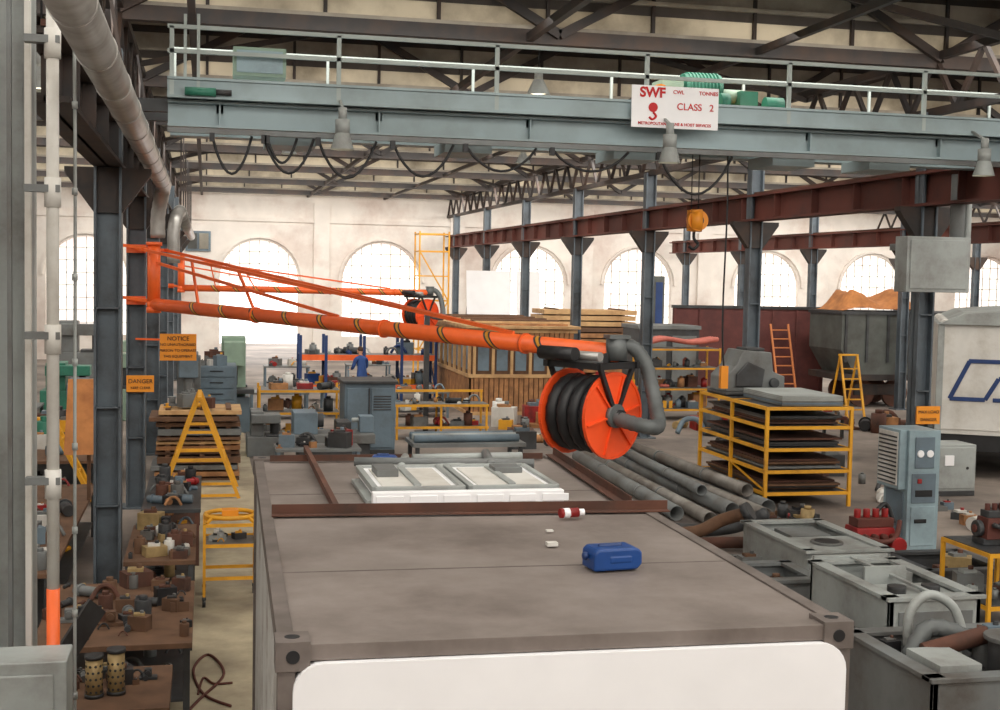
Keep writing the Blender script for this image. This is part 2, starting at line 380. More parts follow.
for z in (6.9,6.62): b.bar((BX0,Y-.28,z),(11.4,Y-.28,z),.045,.045,'railing')
for x in [BX0+.05+k*1.93 for k in range(7)]: b.bar((x,Y+1.2,6.1),(x,Y+1.2,6.9),.035,.035,'railing')
b.bar((BX0,Y+1.2,6.88),(11.4,Y+1.2,6.88),.04,.04,'railing')
for x in (-1.15,11): b.box(x-.14,x+.14,Y-.9,Y+2.1,5.95,6.3,'greydk').cyl((x-.08,Y-.6,6.0),(x+.08,Y-.6,6.0),.1,'greydk').cyl((x-.08,Y+1.8,6.0),(x+.08,Y+1.8,6.0),.1,'greydk')
b.box(-1.2,BX0+.1,Y+.02,Y+.15,5.95,6.1,'greydk').box(-1.2,BX0+.1,Y+1.0,Y+1.15,5.95,6.1,'greydk')
b.bar((BX0+.2,Y-.25,6.1),(BX0+.2,Y-.25,7.05),.035,.035,'railing').bar((BX0+.35,Y-.3,6.1),(BX0+.35,Y-.3,7.05),.035,.035,'railing')
b.box(.3,.92,Y-.1,Y+.25,6.4,6.74,'greenlt').box(.34,.88,Y-.12,Y-.1,6.44,6.70,'bluecab')
b.cyl((-.25,Y-.38,6.15),(.1,Y-.38,6.15),.05,'green').cyl((.1,Y-.38,6.15),(.28,Y-.38,6.15),.035,'greydk')
b.box(5.6,7.4,Y+.1,Y+1.1,6.16,6.28,'yellow').cyl((6.15,Y+.5,6.62),(6.66,Y+.5,6.62),.2,'green',20)
for k in range(9): b.cyl((6.2+k*.05,Y+.5,6.62),(6.22+k*.05,Y+.5,6.62),.22,'green',20)
b.box(5.8,6.1,Y+.3,Y+.7,6.3,6.7,'greenlt').cyl((5.75,Y+.28,6.5),(5.75,Y+.2,6.5),.12,'amber').box(5.6,5.8,Y+.2,Y+.6,6.28,6.45,'yellow').cyl((6.66,Y+.5,6.55),(7.0,Y+.5,6.55),.09,'greenlt').box(6.9,7.15,Y+.3,Y+.7,6.28,6.6,'green').cyl((6.5,Y+.05,6.4),(6.62,Y+.05,6.4),.12,'green')
b.cyl((7.2,Y+.2,6.42),(7.45,Y+.2,6.42),.1,'green')
b.bar((BX0,Y-.2,5.72),(11.3,Y-.2,5.72),.05,.06,'greymid')
for x in (1.0,3.2,5.4,7.6,9.0): b.box(x-.3,x+.3,Y+.1,Y+.9,5.62,5.76,'bridge')
loops=[(.06,.52,.45),(.66,1.25,.42),(.7,1.05,.3),(1.3,2.0,.45),(2.2,2.95,.4),(3.1,4.0,.3),(4.2,5.2,.26),(5.6,6.6,.5)]
for x0,x1,sg in loops:
    b.tube([(x0+(x1-x0)*t,Y-.2,5.68-sg*math.sin(math.pi*t)**.8) for t in [k/10 for k in range(11)]],.018,'black',6,1)
    b.box(x0-.03,x0+.03,Y-.23,Y-.17,5.6,5.7,'black')
for x in (1.55,5.6,9.97):
    b.cyl((x,Y-.6,5.86),(x,Y-.6,6.02),.05,'greylt').cyl((x,Y-.6,5.72),(x,Y-.6,5.88),.085,'greylt').cyl((x,Y-.6,5.53),(x,Y-.6,5.73),.14,'greylt',20,.08,False).cyl((x,Y-.6,5.56),(x,Y-.6,5.6),.1,'lampglass').bar((x,Y-.6,6.0),(x,Y-.28,6.14),.03,.03,'greylt')
for dx in (-.05,.05): b.cyl((6.4+dx,Y+.55,6.2),(6.4+dx,Y+.55,4.9),.008,'black',6)
b.cyl((6.33,Y+.5,4.88),(6.47,Y+.46,4.88),.15,'amber',20).box(6.31,6.49,Y+.5,Y+.6,4.74,5.02,'amber').cyl((6.40,Y+.4,4.88),(6.40,Y+.5,4.88),.14,'amber',20).cyl((6.40,Y+.38,4.88),(6.40,Y+.4,4.88),.07,'greydk')
b.tube([(6.4,Y+.55,4.76),(6.4,Y+.55,4.64),(6.46,Y+.55,4.57),(6.4,Y+.55,4.5),(6.33,Y+.55,4.54)],.022,'black',8)
b.tube([(6.7,Y+.2,5.9),(6.72,Y+.2,5.0),(6.7,Y+.2,3.6),(6.74,Y+.2,2.9)],.012,'black',6).box(6.69,6.79,Y+.16,Y+.24,2.65,2.95,'amber')
b.done()
sg=B('crane_sign').box(5.16,6.31,15.60,15.62,5.98,6.50,'white').box(5.5,5.56,15.62,15.655,6.15,6.3,'white').box(5.9,5.96,15.62,15.655,6.15,6.3,'white').done()
text('SWF',(5.43,15.595,6.41),.17,'textred',sg,bold=.006)
text('CWL           TONNES',(6.0,15.595,6.43),.065,'textred',sg,bold=.001)
text('CLASS   2',(6.0,15.595,6.25),.12,'textred',sg,bold=.001)
text('METROPOLITAN CRANE & HOIST SERVICES',(5.73,15.595,6.03),.05,'textred',sg,bold=.001)
B('hook_emblem').cyl((5.44,15.59,6.23),(5.44,15.60,6.23),.06,'textred').tube([(5.44,15.592,6.17),(5.48,15.592,6.12),(5.43,15.592,6.08),(5.39,15.592,6.11)],.014,'textred',6).done(parent=sg)
b=B('switch_box').box(10.15,11.2,17.55,17.9,3.97,4.8,'greylt').box(10.2,11.15,17.53,17.55,4.02,4.75,'greylt').box(10.3,11.1,17.9,18.34,4.6,4.7,'greymid')
b.cyl((11.05,17.7,4.8),(11.05,17.7,5.75),.11,'greymid').cyl((11.25,17.75,4.2),(11.25,17.75,5.75),.06,'greylt').done(.008)
# ---------------------------------------------------------------- container
b=B('shipping_container'); x0,x1,y0,y1,H=0,2.49,0,5.3,2.6
b.box(x0+.05,x1-.05,y0+.05,y1-.05,H-.06,H-.01,'controof')
for (xa,xb) in ((x0,x0+.07),(x1-.07,x1)):
    b.box(xa,xb,y0,y1,H-.1,H,'contframe').box(xa,xb,y0,y1,.1,.26,'contframe')
    for ya in (y0,y1-.12): b.box(xa,xb,ya,ya+.12,.1,H,'contframe')
b.box(x0,x1,y0,y0+.1,H-.07,H-.003,'controof').box(x0,x1,y1-.1,y1,H-.1,H,'contframe').box(x0,x1,y0,y0+.1,.1,.26,'contframe').box(x0,x1,y1-.1,y1,.1,.26,'contframe')
for xa in (x0-.01,x1-.13):
    for ya in (y0-.01,y1-.15):
        for z in (.0,H-.11): b.box(xa,xa+.14,ya,ya+.16,z,z+.122,'contframe')
        b.cyl((xa+.07,ya+.08,H+.010),(xa+.07,ya+.08,H+.014),.032,'black'); b.cyl((xa+.07,ya-.004,H-.05),(xa+.07,ya+.01,H-.05),.028,'black')
n=44
for side,sgn in ((x0+.02,1),(x1-.02,-1)):
    pr=[]
    for k in range(n+1):
        y=y0+.12+(y1-y0-.24)*k/n; off=(0,.035,.035,0)[k%4]*sgn; pr.append((side+off,y))
    poly=pr+[(x+.012*sgn,y) for x,y in pr[::-1]]
    b.prism(poly,'z',.26,H-.1,'contside')
b.box(x0+.05,x1-.05,y1-.06,y1-.03,.26,H-.1,'contside')
b.box(x0+.05,x1-.05,y0+.06,y1-.05,.12,.2,'contframe')
for yy in (1.3,3.6): b.box(x0+.07,x1-.07,yy,yy+.012,H-.01,H-.007,'contframe')
def rrect(xa,xb,za,zb,r,n=6):
    P=[]
    for cx,cz,s in ((xb-r,za+r,-90),(xb-r,zb-r,0),(xa+r,zb-r,90),(xa+r,za+r,180)):
        for k in range(n+1):
            t=math.radians(s+90*k/n); P.append((cx+r*math.cos(t),cz+r*math.sin(t)))
    return P
b.box(x0+.07,x1-.07,y0+.04,y0+.08,.24,H-.05,'contframe')
b.prism(rrect(x0+.06,x1-.03,.24,H-.075,.12),'y',y0-.03,y0+.05,'white')
o=b.done(.006); o.location=(.29,5.2,0); o.rotation_euler=(0,0,-.018)
B('angle_iron').angle((.40,7.98,H+.002),(2.92,7.86,H+.002),.065,'rust').done()
B('angle_iron').angle((2.80,10.4,H+.012),(2.68,8.0,H+.012),.065,'rust').angle((.5,10.3,H+.002),(2.7,10.27,H+.002),.05,'rust',sx=-1).done()
B('steel_bar').bar((.8,10.6,H+.06),(.80,8.05,H+.03),.035,.05,'rust').done()
b=B('roof_hatch_frame'); b.box(1.05,2.32,8.22,8.30,H,H+.09,'white').box(1.02,2.35,8.3,9.2,H,H+.03,'greylt')
for k in range(6): b.box(1.07+k*.22,1.25+k*.22,8.21,8.22,H+.02,H+.07,'white')
for (a,c) in ((1.08,1.66),(1.72,2.3)):
    b.box(a,c,8.34,9.3,H+.03,H+.09,'white').box(a+.06,c-.06,8.42,9.2,H+.09,H+.1,'offwhite').bar(((a+c)/2,8.4,H+.1),((a+c)/2,9.2,H+.1),.05,.03,'greylt')
    for (p,q) in (((a,8.34),(c,8.34)),((a,9.3),(c,9.3)),((a,8.34),(a,9.3)),((c,8.34),(c,9.3))): b.bar((*p,H+.09),(*q,H+.09),.04,.04,'greylt')
b.box(1.15,1.3,8.8,9.1,H+.1,H+.15,'greymid').box(2.0,2.2,8.9,9.1,H+.1,H+.14,'greymid')
b.done(.004)
b=B('grey_tubes')
for k,(p,q) in enumerate((((1.15,9.45),(2.35,9.7)),((1.1,9.75),(2.45,9.55)),((1.4,9.42),(1.55,10.15)),((2.1,9.42),(2.2,10.15)),((1.6,10.1),(2.5,10.15)))):
    b.cyl((*p,H+.04+.03*(k%2)),(*q,H+.04+.03*(k%2)),.035,'greymid' if k%2 else 'greylt',12)
b.done()
def jerry(x,y,w,rz):
    b=B('blue_jerrycan'); d=w*.62; h=w*.42
    b.prism([(-w/2,0),(w/2*.8,0),(w/2,h*.25),(w/2,h*.8),(w*.4,h),(-w*.42,h),(-w/2,h*.8)],'y',-d/2,d/2,'blue')
    b.cyl((-w/2,0,h*.6),(-w*.62,0,h*.6),h*.18,'bluedk').box(-.2*w,.3*w,-d*.52,d*.52,h*.3,h*.7,'blue').bar((-.3*w,0,h),(.2*w,0,h+.0),.03,.03,'bluedk')
    o=b.done(.012); o.location=(x,y,H); o.rotation_euler=(0,0,rz)
jerry(2.06,6.36,.27,.12); jerry(1.36,9.98,.2,-.2)
B('spray_can').cyl((2.15,7.7,H+.033),(2.27,7.72,H+.033),.03,'red').cyl((2.27,7.72,H+.033),(2.31,7.726,H+.033),.022,'white').cyl((2.17,7.703,H+.033),(2.21,7.71,H+.033),.031,'white').done()
B('small_plate').box(1.86,1.92,6.9,6.95,H,H+.02,'offwhite').box(1.96,2.0,7.3,7.33,H,H+.01,'offwhite').done()
# ---------------------------------------------------------------- clutter helper
def clutter(b,x0,x1,y0,y1,z,n,cols,smax=.3,seed=1):
    r=random.Random(seed)
    for _ in range(n):
        s=r.uniform(.25,1)*smax; x=r.uniform(x0+s*.5,max(x0+s*.5+.001,x1-s*.5)); y=r.uniform(y0+s*.5,max(y0+s*.5+.001,y1-s*.5)); m=r.choice(cols); k=r.random()
        if k<.35:
            h=s*r.uniform(.3,.9); b.box(x-s/2,x+s/2,y-s*.35,y+s*.35,z,z+h,m,rz=r.uniform(-.6,.6)); b.box(x-s*.3,x+s*.25,y-s*.2,y+s*.2,z+h,z+h+s*.12,r.choice(cols)); b.cyl((x+s*.1,y,z+h),(x+s*.1,y,z+h+s*.25),s*.1,r.choice(cols),10)
        elif k<.55: b.cyl((x,y,z),(x,y,z+s*.8),s*.3,m,14); b.cyl((x,y,z+s*.8),(x,y,z+s*.95),s*.15,m,10)
        elif k<.75:
            t=r.uniform(0,3.14); dx,dy=math.cos(t)*s*.6,math.sin(t)*s*.6; b.cyl((x-dx,y-dy,z+s*.2),(x+dx,y+dy,z+s*.2),s*.2,m,14)
            b.cyl((x+dx*.5,y+dy*.5,z+s*.2),(x+dx*.65,y+dy*.65,z+s*.2),s*.27,m,14)
        elif k<.88: b.tube([(x-s*.5,y,z+s*.1),(x-s*.2,y+s*.2,z+s*.5),(x+s*.2,y,z+s*.55),(x+s*.5,y-s*.1,z+s*.1)],s*.09,m,8)
        else:
            b.box(x-s/2,x+s/2,y-s*.3,y+s*.3,z,z+s*.15,m); b.box(x-s*.2,x+s*.2,y-s*.2,y+s*.2,z+s*.15,z+s*.6,m); b.cyl((x,y-s*.2,z+s*.4),(x,y-s*.35,z+s*.4),s*.15,m,12)
def shelf(name,x0,x1,y0,y1,levels,m,top,deck='greymid',w=.05):
    b=B(name)
    nx=max(2,int((x1-x0)/1.6)+1) if (x1-x0)>=(y1-y0) else 2; ny=max(2,int((y1-y0)/1.6)+1) if (y1-y0)>(x1-x0) else 2
    for i in range(nx):
        for j in range(ny):
            x=x0+(x1-x0)*i/(nx-1);y=y0+(y1-y0)*j/(ny-1); b.bar((x,y,0),(x,y,top),w,w,m)
    for z in levels:
        for y in (y0,y1): b.bar((x0,y,z),(x1,y,z),w*.8,w*1.1,m)
        for x in (x0,x1): b.bar((x,y0,z),(x,y1,z),w*.8,w*1.1,m)
        b.box(x0,x1,y0,y1,z+.01,z+.03,deck)
    return b
RUSTY=['rust','greydk','black','greymid','wooddk','brass','greydk']
GREYS=['greymid','greydk','greylt','bluegrey','black']
MIX=['rust','greymid','yellow','red','black','greydk','bluegrey','wood','greydk','greymid','offwhite']
def bench(x0,x1,y0,y1,h,m,top,n,cols,seed,smax=.3):
    b=B('workbench')
    b.box(x0,x1,y0,y1,h-.05,h,top)
    for x in (x0+.05,x1-.05):
        for y in (y0+.05,y1-.05): b.bar((x,y,0),(x,y,h-.05),.06,.06,m)
    b.box(x0+.05,x1-.05,y0+.05,y1-.05,.2,.23,m)
    clutter(b,x0+.1,x1-.1,y0+.1,y1-.1,.23,10,cols,.3,seed+50)
    clutter(b,x0,x1,y0,y1,h,n,cols,smax,seed)
    return b.done(.003)
b=B('canister_table'); b.box(-1.3,-.25,9.9,11.0,.72,.8,'wooddk')
for x in (-1.2,-.33):
    for y in (10,10.9): b.bar((x,y,0),(x,y,.72),.08,.08,'wooddk')
clutter(b,-1.25,-.3,10.4,11,.8,16,RUSTY,.2,3); b.bar((-1.2,10.6,.82),(-.85,10.9,1.35),.03,.2,'greydk').done(.003)
for x,y,h in ((-.82,10.25,.3),(-.66,10.3,.33)):
    b=B('perforated_canister'); b.cyl((x,y,.8),(x,y,.8+h),.065,'brass',20).cyl((x,y,.8+h),(x,y,.83+h),.072,'greydk',20).cyl((x,y,.8),(x,y,.83),.072,'greydk',20)
    for k in range(5):
        for j in range(10):
            t=2*math.pi*j/10+k*.3; b.cyl((x+.062*math.cos(t),y+.062*math.sin(t),.85+k*.05),(x+.067*math.cos(t),y+.067*math.sin(t),.85+k*.05),.011,'greydk',6)
    b.done()
bench(-1.5,-.1,11.8,14.2,.75,'greydk','wooddk',40,RUSTY,11,.3)
bench(-.9,-.1,15.2,17.4,.75,'greydk','wooddk',28,RUSTY+['offwhite'],12,.3)
bench(-.85,-.05,18.2,21.2,.8,'rust','greydk',28,MIX+['bluegrey'],13,.34)
bench(-3.4,-1.6,14.5,20.5,.8,'greydk','wooddk',34,MIX,14,.45)
bench(-3.4,-1.7,23,28,.8,'greydk','wooddk',30,MIX+['green','bluegrey'],15,.6)
bench(-5.6,-3.8,26,33,.8,'greydk','greymid',30,MIX+['green','bluegrey'],16,.7)
b=B('yellow_trolley_stand'); x0,x1,y0,y1=.0,.62,15.95,16.6
for x in (x0,x1):
    for y in (y0,y1):
        b.bar((x,y,.12),(x,y,1.02),.035,.035,'yellow').cyl((x-.02,y,.055),(x+.02,y,.055),.055,'black').box(x-.025,x+.025,y-.03,y+.03,.1,.13,'greydk')
for z in (.35,.75,1.0):
    for y in (y0,y1): b.bar((x0,y,z),(x1,y,z),.03,.04,'yellow')
    for x in (x0,x1): b.bar((x,y0,z),(x,y1,z),.03,.04,'yellow')
b.box(x0,x1,y0,y1,.74,.75,'greymid'); c=((x0+x1)/2,(y0+y1)/2)
b.tube([(c[0]+.3*math.cos(t),c[1]+.3*math.sin(t),1.08) for t in [2*math.pi*k/24 for k in range(25)]],.028,'yellow',8,1)
for k in range(4): t=math.pi/4+k*math.pi/2; b.bar((c[0]+.3*math.cos(t),c[1]+.3*math.sin(t),1.08),(c[0]+.4*math.cos(t),c[1]+.4*math.sin(t),1.02),.03,.03,'yellow')
b.box(c[0]-.1,c[0]+.1,c[1]-.08,c[1]+.08,1.02,1.14,'amber').bar((x0,c[1],1.02),(x1,c[1],1.02),.04,.03,'yellow')
clutter(b,x0+.05,x1-.05,y0+.05,y1-.05,.75,7,GREYS+['offwhite','yellow'],.18,4); b.done()
# A-frame trestle + planks
b=B('yellow_trestle')
for y in (23.6,24.9):
    b.bar((-.76,y,0),(-.12,y,1.8),.06,.06,'yellow').bar((.6,y,0),(-.08,y,1.8),.06,.06,'yellow').bar((-.5,y,.7),(.34,y,.7),.05,.06,'yellow').bar((-.32,y,1.2),(.14,y,1.2),.05,.05,'yellow').bar((-.76,y,.06),(.6,y,.06),.05,.05,'yellow')
b.bar((-.1,23.5,1.8),(-.1,25,1.8),.07,.07,'yellow').bar((-.5,23.6,.7),(-.5,24.9,.7),.05,.05,'yellow').bar((.34,23.6,.7),(.34,24.9,.7),.05,.05,'yellow').done()
b=B('plank_trestle_stack')
z=0; r=random.Random(3)
for k in range(12):
    h=r.choice([.05,.08,.12]); o=r.uniform(-.12,.08); b.box(-.95+o,.66+o*.5,25.6+r.uniform(0,.3),27.0,z,z+h,r.choice(['wood','wooddk','woodlt','greymid','wooddk'])); z+=h
    for x in (-.75,-.1,.4): b.box(x,x+.1,25.8,26.9,z,z+.04,'wooddk')
    z+=.04
clutter(b,-.9,.6,25.7,26.9,z,6,['greymid','rust','yellow'],.35,77)
b.done(.003)
b=B('milling_machine'); b.box(-.8,.1,28.2,29.6,0,.6,'green').box(-.6,-.1,28.8,29.5,.6,2.2,'greymid').box(-.55,-.15,28.1,29.2,1.8,2.3,'bluegrey').cyl((-.35,28.3,1.2),(-.35,28.3,1.85),.1,'greymid').box(-.9,.3,28.2,28.9,.9,1.05,'greydk').box(-.5,-.2,28.3,28.9,.6,.9,'greymid').cyl((.3,28.5,.97),(.4,28.5,.97),.12,'greydk').done(.02)
b=B('milling_machine'); b.box(.3,1.1,33.2,34.4,0,.9,'bluegrey').box(.4,1.0,33.6,34.4,.9,2.4,'greenlt').box(.45,.95,33.0,33.7,1.7,2.3,'greenlt').cyl((.7,33.2,1.2),(.7,33.2,1.7),.09,'greydk').box(.2,1.2,33.0,33.6,1.0,1.12,'greydk').done(.02)
b=B('tool_cabinet'); b.box(-.2,.7,30.2,31.4,0,1.9,'bluegrey')
for k in range(7): b.box(-.15,.65,30.17,30.2,.1+k*.26,.32+k*.26,'bluegrey').box(.1,.4,30.14,30.17,.22+k*.26,.24+k*.26,'black')
clutter(b,-.2,.7,30.2,31.4,1.9,6,MIX,.4,9); b.done(.01)
sgn=B('notice_sign').box(-.75,-.15,22.55,22.58,2.55,3.0,'amber').bar((-1.15,22.75,2.9),(-.7,22.58,2.9),.03,.03,'orange').done()
for k,t in enumerate(('NOTICE','NO UNAUTHORISED','PERSON TO OPERATE','THIS EQUIPMENT')): text(t,(-.45,22.54,2.92-.1*k),.1 if k==0 else .062,'textblack',sgn)
sgn=B('warning_sign').box(-1.3,-.85,22.74,22.77,2.0,2.28,'amber').done(); text('DANGER',(-1.07,22.73,2.18),.1,'textblack',sgn); text('KEEP CLEAR',(-1.07,22.73,2.07),.06,'textblack',sgn)
sgn=B('warning_sign').box(10.86,11.26,18.3,18.33,1.9,2.18,'amber').done(); text('MAX LOAD',(11.06,18.29,2.09),.07,'textblack',sgn); text('DANGER',(11.06,18.29,1.97),.07,'textblack',sgn)
B('plywood_sheet').prism([(18.7,1.5),(19.3,2.5),(19.35,2.5),(18.75,1.5)],'x',-1.9,-1.4,'tarp').bar((-1.6,19.1,.8),(-1.6,19.1,2.0),.05,.05,'wooddk').done()
b=B('yellow_ladder'); b.bar((-2.4,22,1.5),(-1.6,21.8,0),.06,.06,'yellow').bar((-2.4,22.45,1.5),(-1.6,22.25,0),.06,.06,'yellow')
for k in range(5): t=.15+.17*k; b.bar((-2.4+.8*t,22-.2*t,1.5*(1-t)),(-2.4+.8*t,22.45-.2*t,1.5*(1-t)),.03,.03,'yellow')
b.done()
b=B('red_air_hose'); pts=[(-.3,11.6,.02),(-.05,12.4,.02),(.2,13.2,.02),(.05,13.9,.02),(-.1,13.4,.02),(.0,12.6,.02),(.25,12.2,.02)]
b.tube(pts,.014,'rustbeam',8,8); b.tube([(-.05,12.6,.02),(-.0,13.1,.02),(.1,12.9,.02),(.28,12.9,.02)],.012,'rustbeam',8,8); b.done()
# ---------------------------------------------------------------- centre mid-ground
b=shelf('yellow_shelf_rack',1.25,3.15,31,31.9,(.2,.72,1.25),'yellow',1.38)
for i,z in enumerate((.23,.75,1.28)): clutter(b,1.3,3.1,31.05,31.85,z,9,MIX+['offwhite','bluegrey'],.42,20+i)
b.done()
b=B('blue_machine_cabinet'); b.box(3.05,4.2,29.1,30.2,.1,1.6,'bluegrey').box(3.05,4.2,29.1,30.2,0,.1,'greydk').box(3.1,3.6,29.07,29.1,.15,1.5,'bluegrey').box(3.65,4.15,29.07,29.1,.15,1.5,'bluegrey').box(3.0,4.25,29.0,30.3,1.6,1.66,'greydk').bar((3.6,29.05,.15),(3.6,29.05,1.5),.03,.02,'greydk')
for k in range(6): b.box(3.7,4.1,29.05,29.07,1.0+k*.06,1.03+k*.06,'greydk')
b.done(.01)
b=B('lathe'); b.box(1.9,3.4,27.2,28.0,0,.5,'greydk').box(1.8,3.5,27.1,28.1,.5,.7,'greymid').box(1.8,2.3,27.2,28.0,.7,1.15,'bluegrey').cyl((2.3,27.6,.95),(2.45,27.6,.95),.15,'greydk').box(2.7,3.0,27.2,27.9,.7,.95,'greydk').box(3.2,3.5,27.4,27.8,.7,1.05,'bluegrey').cyl((3.05,27.6,.95),(3.2,27.6,.95),.05,'greylt').done(.015)
b=B('workbench'); b.box(4.55,6.9,31.5,32.3,.82,.88,'greymid')
for x in (4.6,5.7,6.85):
    for y in (31.55,32.25): b.bar((x,y,0),(x,y,1.15 if y>32 else .85),.05,.05,'yellow')
for z in (.85,.3): b.bar((4.55,31.52,z),(6.9,31.52,z),.05,.06,'yellow')
b.bar((4.55,32.27,1.15),(6.9,32.27,1.15),.05,.06,'yellow').box(4.6,6.85,31.55,32.25,.3,.32,'greymid')
clutter(b,4.6,6.85,31.55,32.2,.88,14,MIX+['offwhite'],.35,31); clutter(b,4.6,6.85,31.55,32.2,.32,12,MIX,.4,32); b.done()
b=B('steel_table'); b.box(4.2,6.6,26.4,27.6,.5,.58,'greymid')
for x in (4.3,6.5):
    for y in (26.5,27.5): b.bar((x,y,0),(x,y,.5),.08,.08,'greydk')
for k in range(3): b.cyl((4.25,26.6+.3*k,.66),(6.5,26.7+.3*k,.66),.08,'greylt' if k%2 else 'bluegrey')
b.done()
b=B('jib_post'); b.bar((5.55,33,0),(5.55,33,3.1),.13,.13,'greydk').box(5.3,5.8,32.8,33.2,0,.05,'greydk').done()
b=B('orange_storage_rack')
for x in (2.9,3.7,4.9,6.1,7.2):
    for y in (41,42): b.bar((x,y,0),(x,y,2.1),.09,.09,'bluedk')
    b.bar((x,41,.4),(x,42,1.2),.04,.04,'bluedk')
for z in (.45,1.4):
    for y in (41,42): b.bar((2.9,y,z),(7.2,y,z),.06,.18,'orange')
    b.box(2.9,7.2,41,42,z+.07,z+.09,'greymid')
clutter(b,3,7.1,41,42,.54,18,MIX+['blue'],.5,41); clutter(b,3,7.1,41,42,1.49,18,['bluedk','greymid','black','bluegrey','offwhite','greydk'],.55,42); b.done()
for (x,y,sd) in ((1.2,36,1),(3.2,36.5,2),(5.2,36.3,3),(2.0,46,4),(5,47,5),(1.3,24.5,6)):
    b=B('parts_bench'); h=.75; b.box(x,x+1.6,y,y+.9,h-.05,h,'greymid').box(x+.1,x+1.5,y+.1,y+.8,.15,.2,'greydk')
    for xx in (x+.05,x+1.55):
        for yy in (y+.05,y+.85): b.bar((xx,yy,0),(xx,yy,h),.06,.06,'bluegrey')
    clutter(b,x,x+1.6,y,y+.9,h,12,MIX+['bluegrey'],.42,60+sd); clutter(b,x+.1,x+1.5,y+.1,y+.8,.2,6,MIX,.4,160+sd); b.done()
for i,(x,y,w,h,m) in enumerate(((-3.4,44,1.6,1.8,'greenlt'),(-4.5,38,1.5,1.4,'green'),(-3.2,31,1.2,1.5,'bluegrey'),(-5.5,50,2,2.1,'greymid'),(-2.9,36,1,1.9,'greenlt'),(.2,38.5,1,1.5,'bluegrey'),(.9,28.8,.8,1.0,'greymid'))):
    b=B('machine_tool'); b.box(x,x+w,y,y+1,0,h*.45,m).box(x+w*.1,x+w*.45,y+.1,y+.9,h*.45,h,m).box(x+w*.1,x+w*.9,y-.1,y+.5,h*.75,h*.95,m).cyl((x+w*.75,y+.2,h*.5),(x+w*.75,y+.2,h*.75),.1,'greydk').box(x+w*.5,x+w,y+.0,y+.7,h*.45,h*.5,'greydk').done(.02)
# timber cabin with windows
b=B('timber_cabin'); x0,x1,y0,y1,H2=7.5,10.7,37,43.4,2.6
b.box(x0+.06,x1-.06,y0+.06,y1-.06,.05,H2-.1,'wooddk')
k=x0
while k<x1-.1: b.box(k,k+.12,y0,y0+.05,.1,1.1,'wood').box(k,k+.12,y0,y0+.05,2.2,H2-.15,'wood'); k+=.15
k=y0
while k<y1-.1: b.box(x0,x0+.05,k,k+.13,.1,1.1,'wood').box(x0,x0+.05,k,k+.13,2.2,H2-.15,'wood'); k+=.16
for k in range(6): b.box(x0+.1+k*.56,x0+.18+k*.56,y0-.02,y0+.06,1.1,2.2,'woodlt').box(x0+.25+k*.56,x0+.58+k*.56,y0+.03,y0+.05,1.3,2.05,'bluegrey')
for k in range(9): b.box(x0-.02,x0+.06,y0+.1+k*.78,y0+.2+k*.78,1.1,2.2,'woodlt').box(x0+.03,x0+.05,y0+.3+k*.78-.02,y0+.75+k*.78-.04,1.3,2.05,'bluegrey')
for z in (0,1.1,2.1,H2-.18): b.box(x0-.03,x1+.03,y0-.04,y0,z,z+.1,'woodlt').box(x0-.04,x0,y0,y1,z,z+.1,'woodlt')
b.box(x0-.15,x1+.1,y0-.15,y1+.15,H2-.06,H2+.02,'woodlt')
for k in range(12): b.box(x0+.3,x1-.2,y0+.2+k*.5,y0+.5+k*.5,H2+.02,H2+.08+.04*(k%3),['wood','woodlt','wooddk'][k%3])
b.done()
b=B('plank_stack')
for k in range(14): o=rnd.uniform(-.1,.1); b.box(11.9+o,15.4+o,45.2,47,k*.21,k*.21+.16,rnd.choice(['wood','woodlt','wood','wooddk'])); b.box(12.3,12.4,45.2,47,k*.21+.16,k*.21+.21,'wooddk').box(14.8,14.9,45.2,47,k*.21+.16,k*.21+.21,'wooddk')
b.done(.003)
b=B('white_panel_sheets')
for k,(x,w) in enumerate(((9.7,1.7),(11.7,.9))): b.prism([(48.2+k*.1,0),(48.8+k*.1,4.25),(48.85+k*.1,4.25),(48.25+k*.1,0)],'x',x,x+w,'white')
b.bar((9.7,49.6,0),(9.9,48.9,4.2),.08,.08,'wooddk').bar((12.4,49.7,0),(12.4,49,4.2),.08,.08,'wooddk').done()
b=B('yellow_scaffold_tower')
for x in (8.4,9.6):
    for y in (52,53.2): b.bar((x,y,0),(x,y,5.8),.06,.06,'yellow')
for z in (1,2,3,4,5,5.7):
    for y in (52,53.2): b.bar((8.4,y,z),(9.6,y,z),.05,.05,'yellow')
    for x in (8.4,9.6): b.bar((x,52,z),(x,53.2,z),.05,.05,'yellow')
b.bar((8.4,52,1),(9.6,52,3),.05,.05,'yellow').bar((9.6,52,3),(8.4,52,5),.05,.05,'yellow').done()
# ---------------------------------------------------------------- right side
X0,X1,YA,YB=9.85,11.5,21.6,24.8
b=B('yellow_sheet_rack')
for x in (X0,X1):
    for y in (YA,(YA+YB)/2,YB): b.bar((x,y,0),(x,y,1.83),.06,.06,'yellow')
for i,z in enumerate((.25,.65,1.05,1.45,1.8)):
    for x in (X0,X1): b.bar((x,YA,z),(x,YB,z),.05,.06,'yellow')
    for y in (YA,(YA+YB)/2,YB): b.bar((X0,y,z),(X1,y,z),.05,.06,'yellow')
    b.box(X0+.03,X1-.03,YA+.03,YB-.03,z-.01,z+.02,'greydk')
    if i<4:
        for k in range(4): 
            a=rnd.uniform(0,.3); b.box(X0+.08+a*.3,X1-.1-a*.2,YA+.1+a,YB-.1-a,z+.04+k*.04,z+.075+k*.04,rnd.choice(['greymid','greydk','rust','greydk','wooddk']))
b.bar((X0,YA,.3),(X0,(YA+YB)/2,.62),.03,.03,'yellow').done()
b=B('steel_sheet_stack')
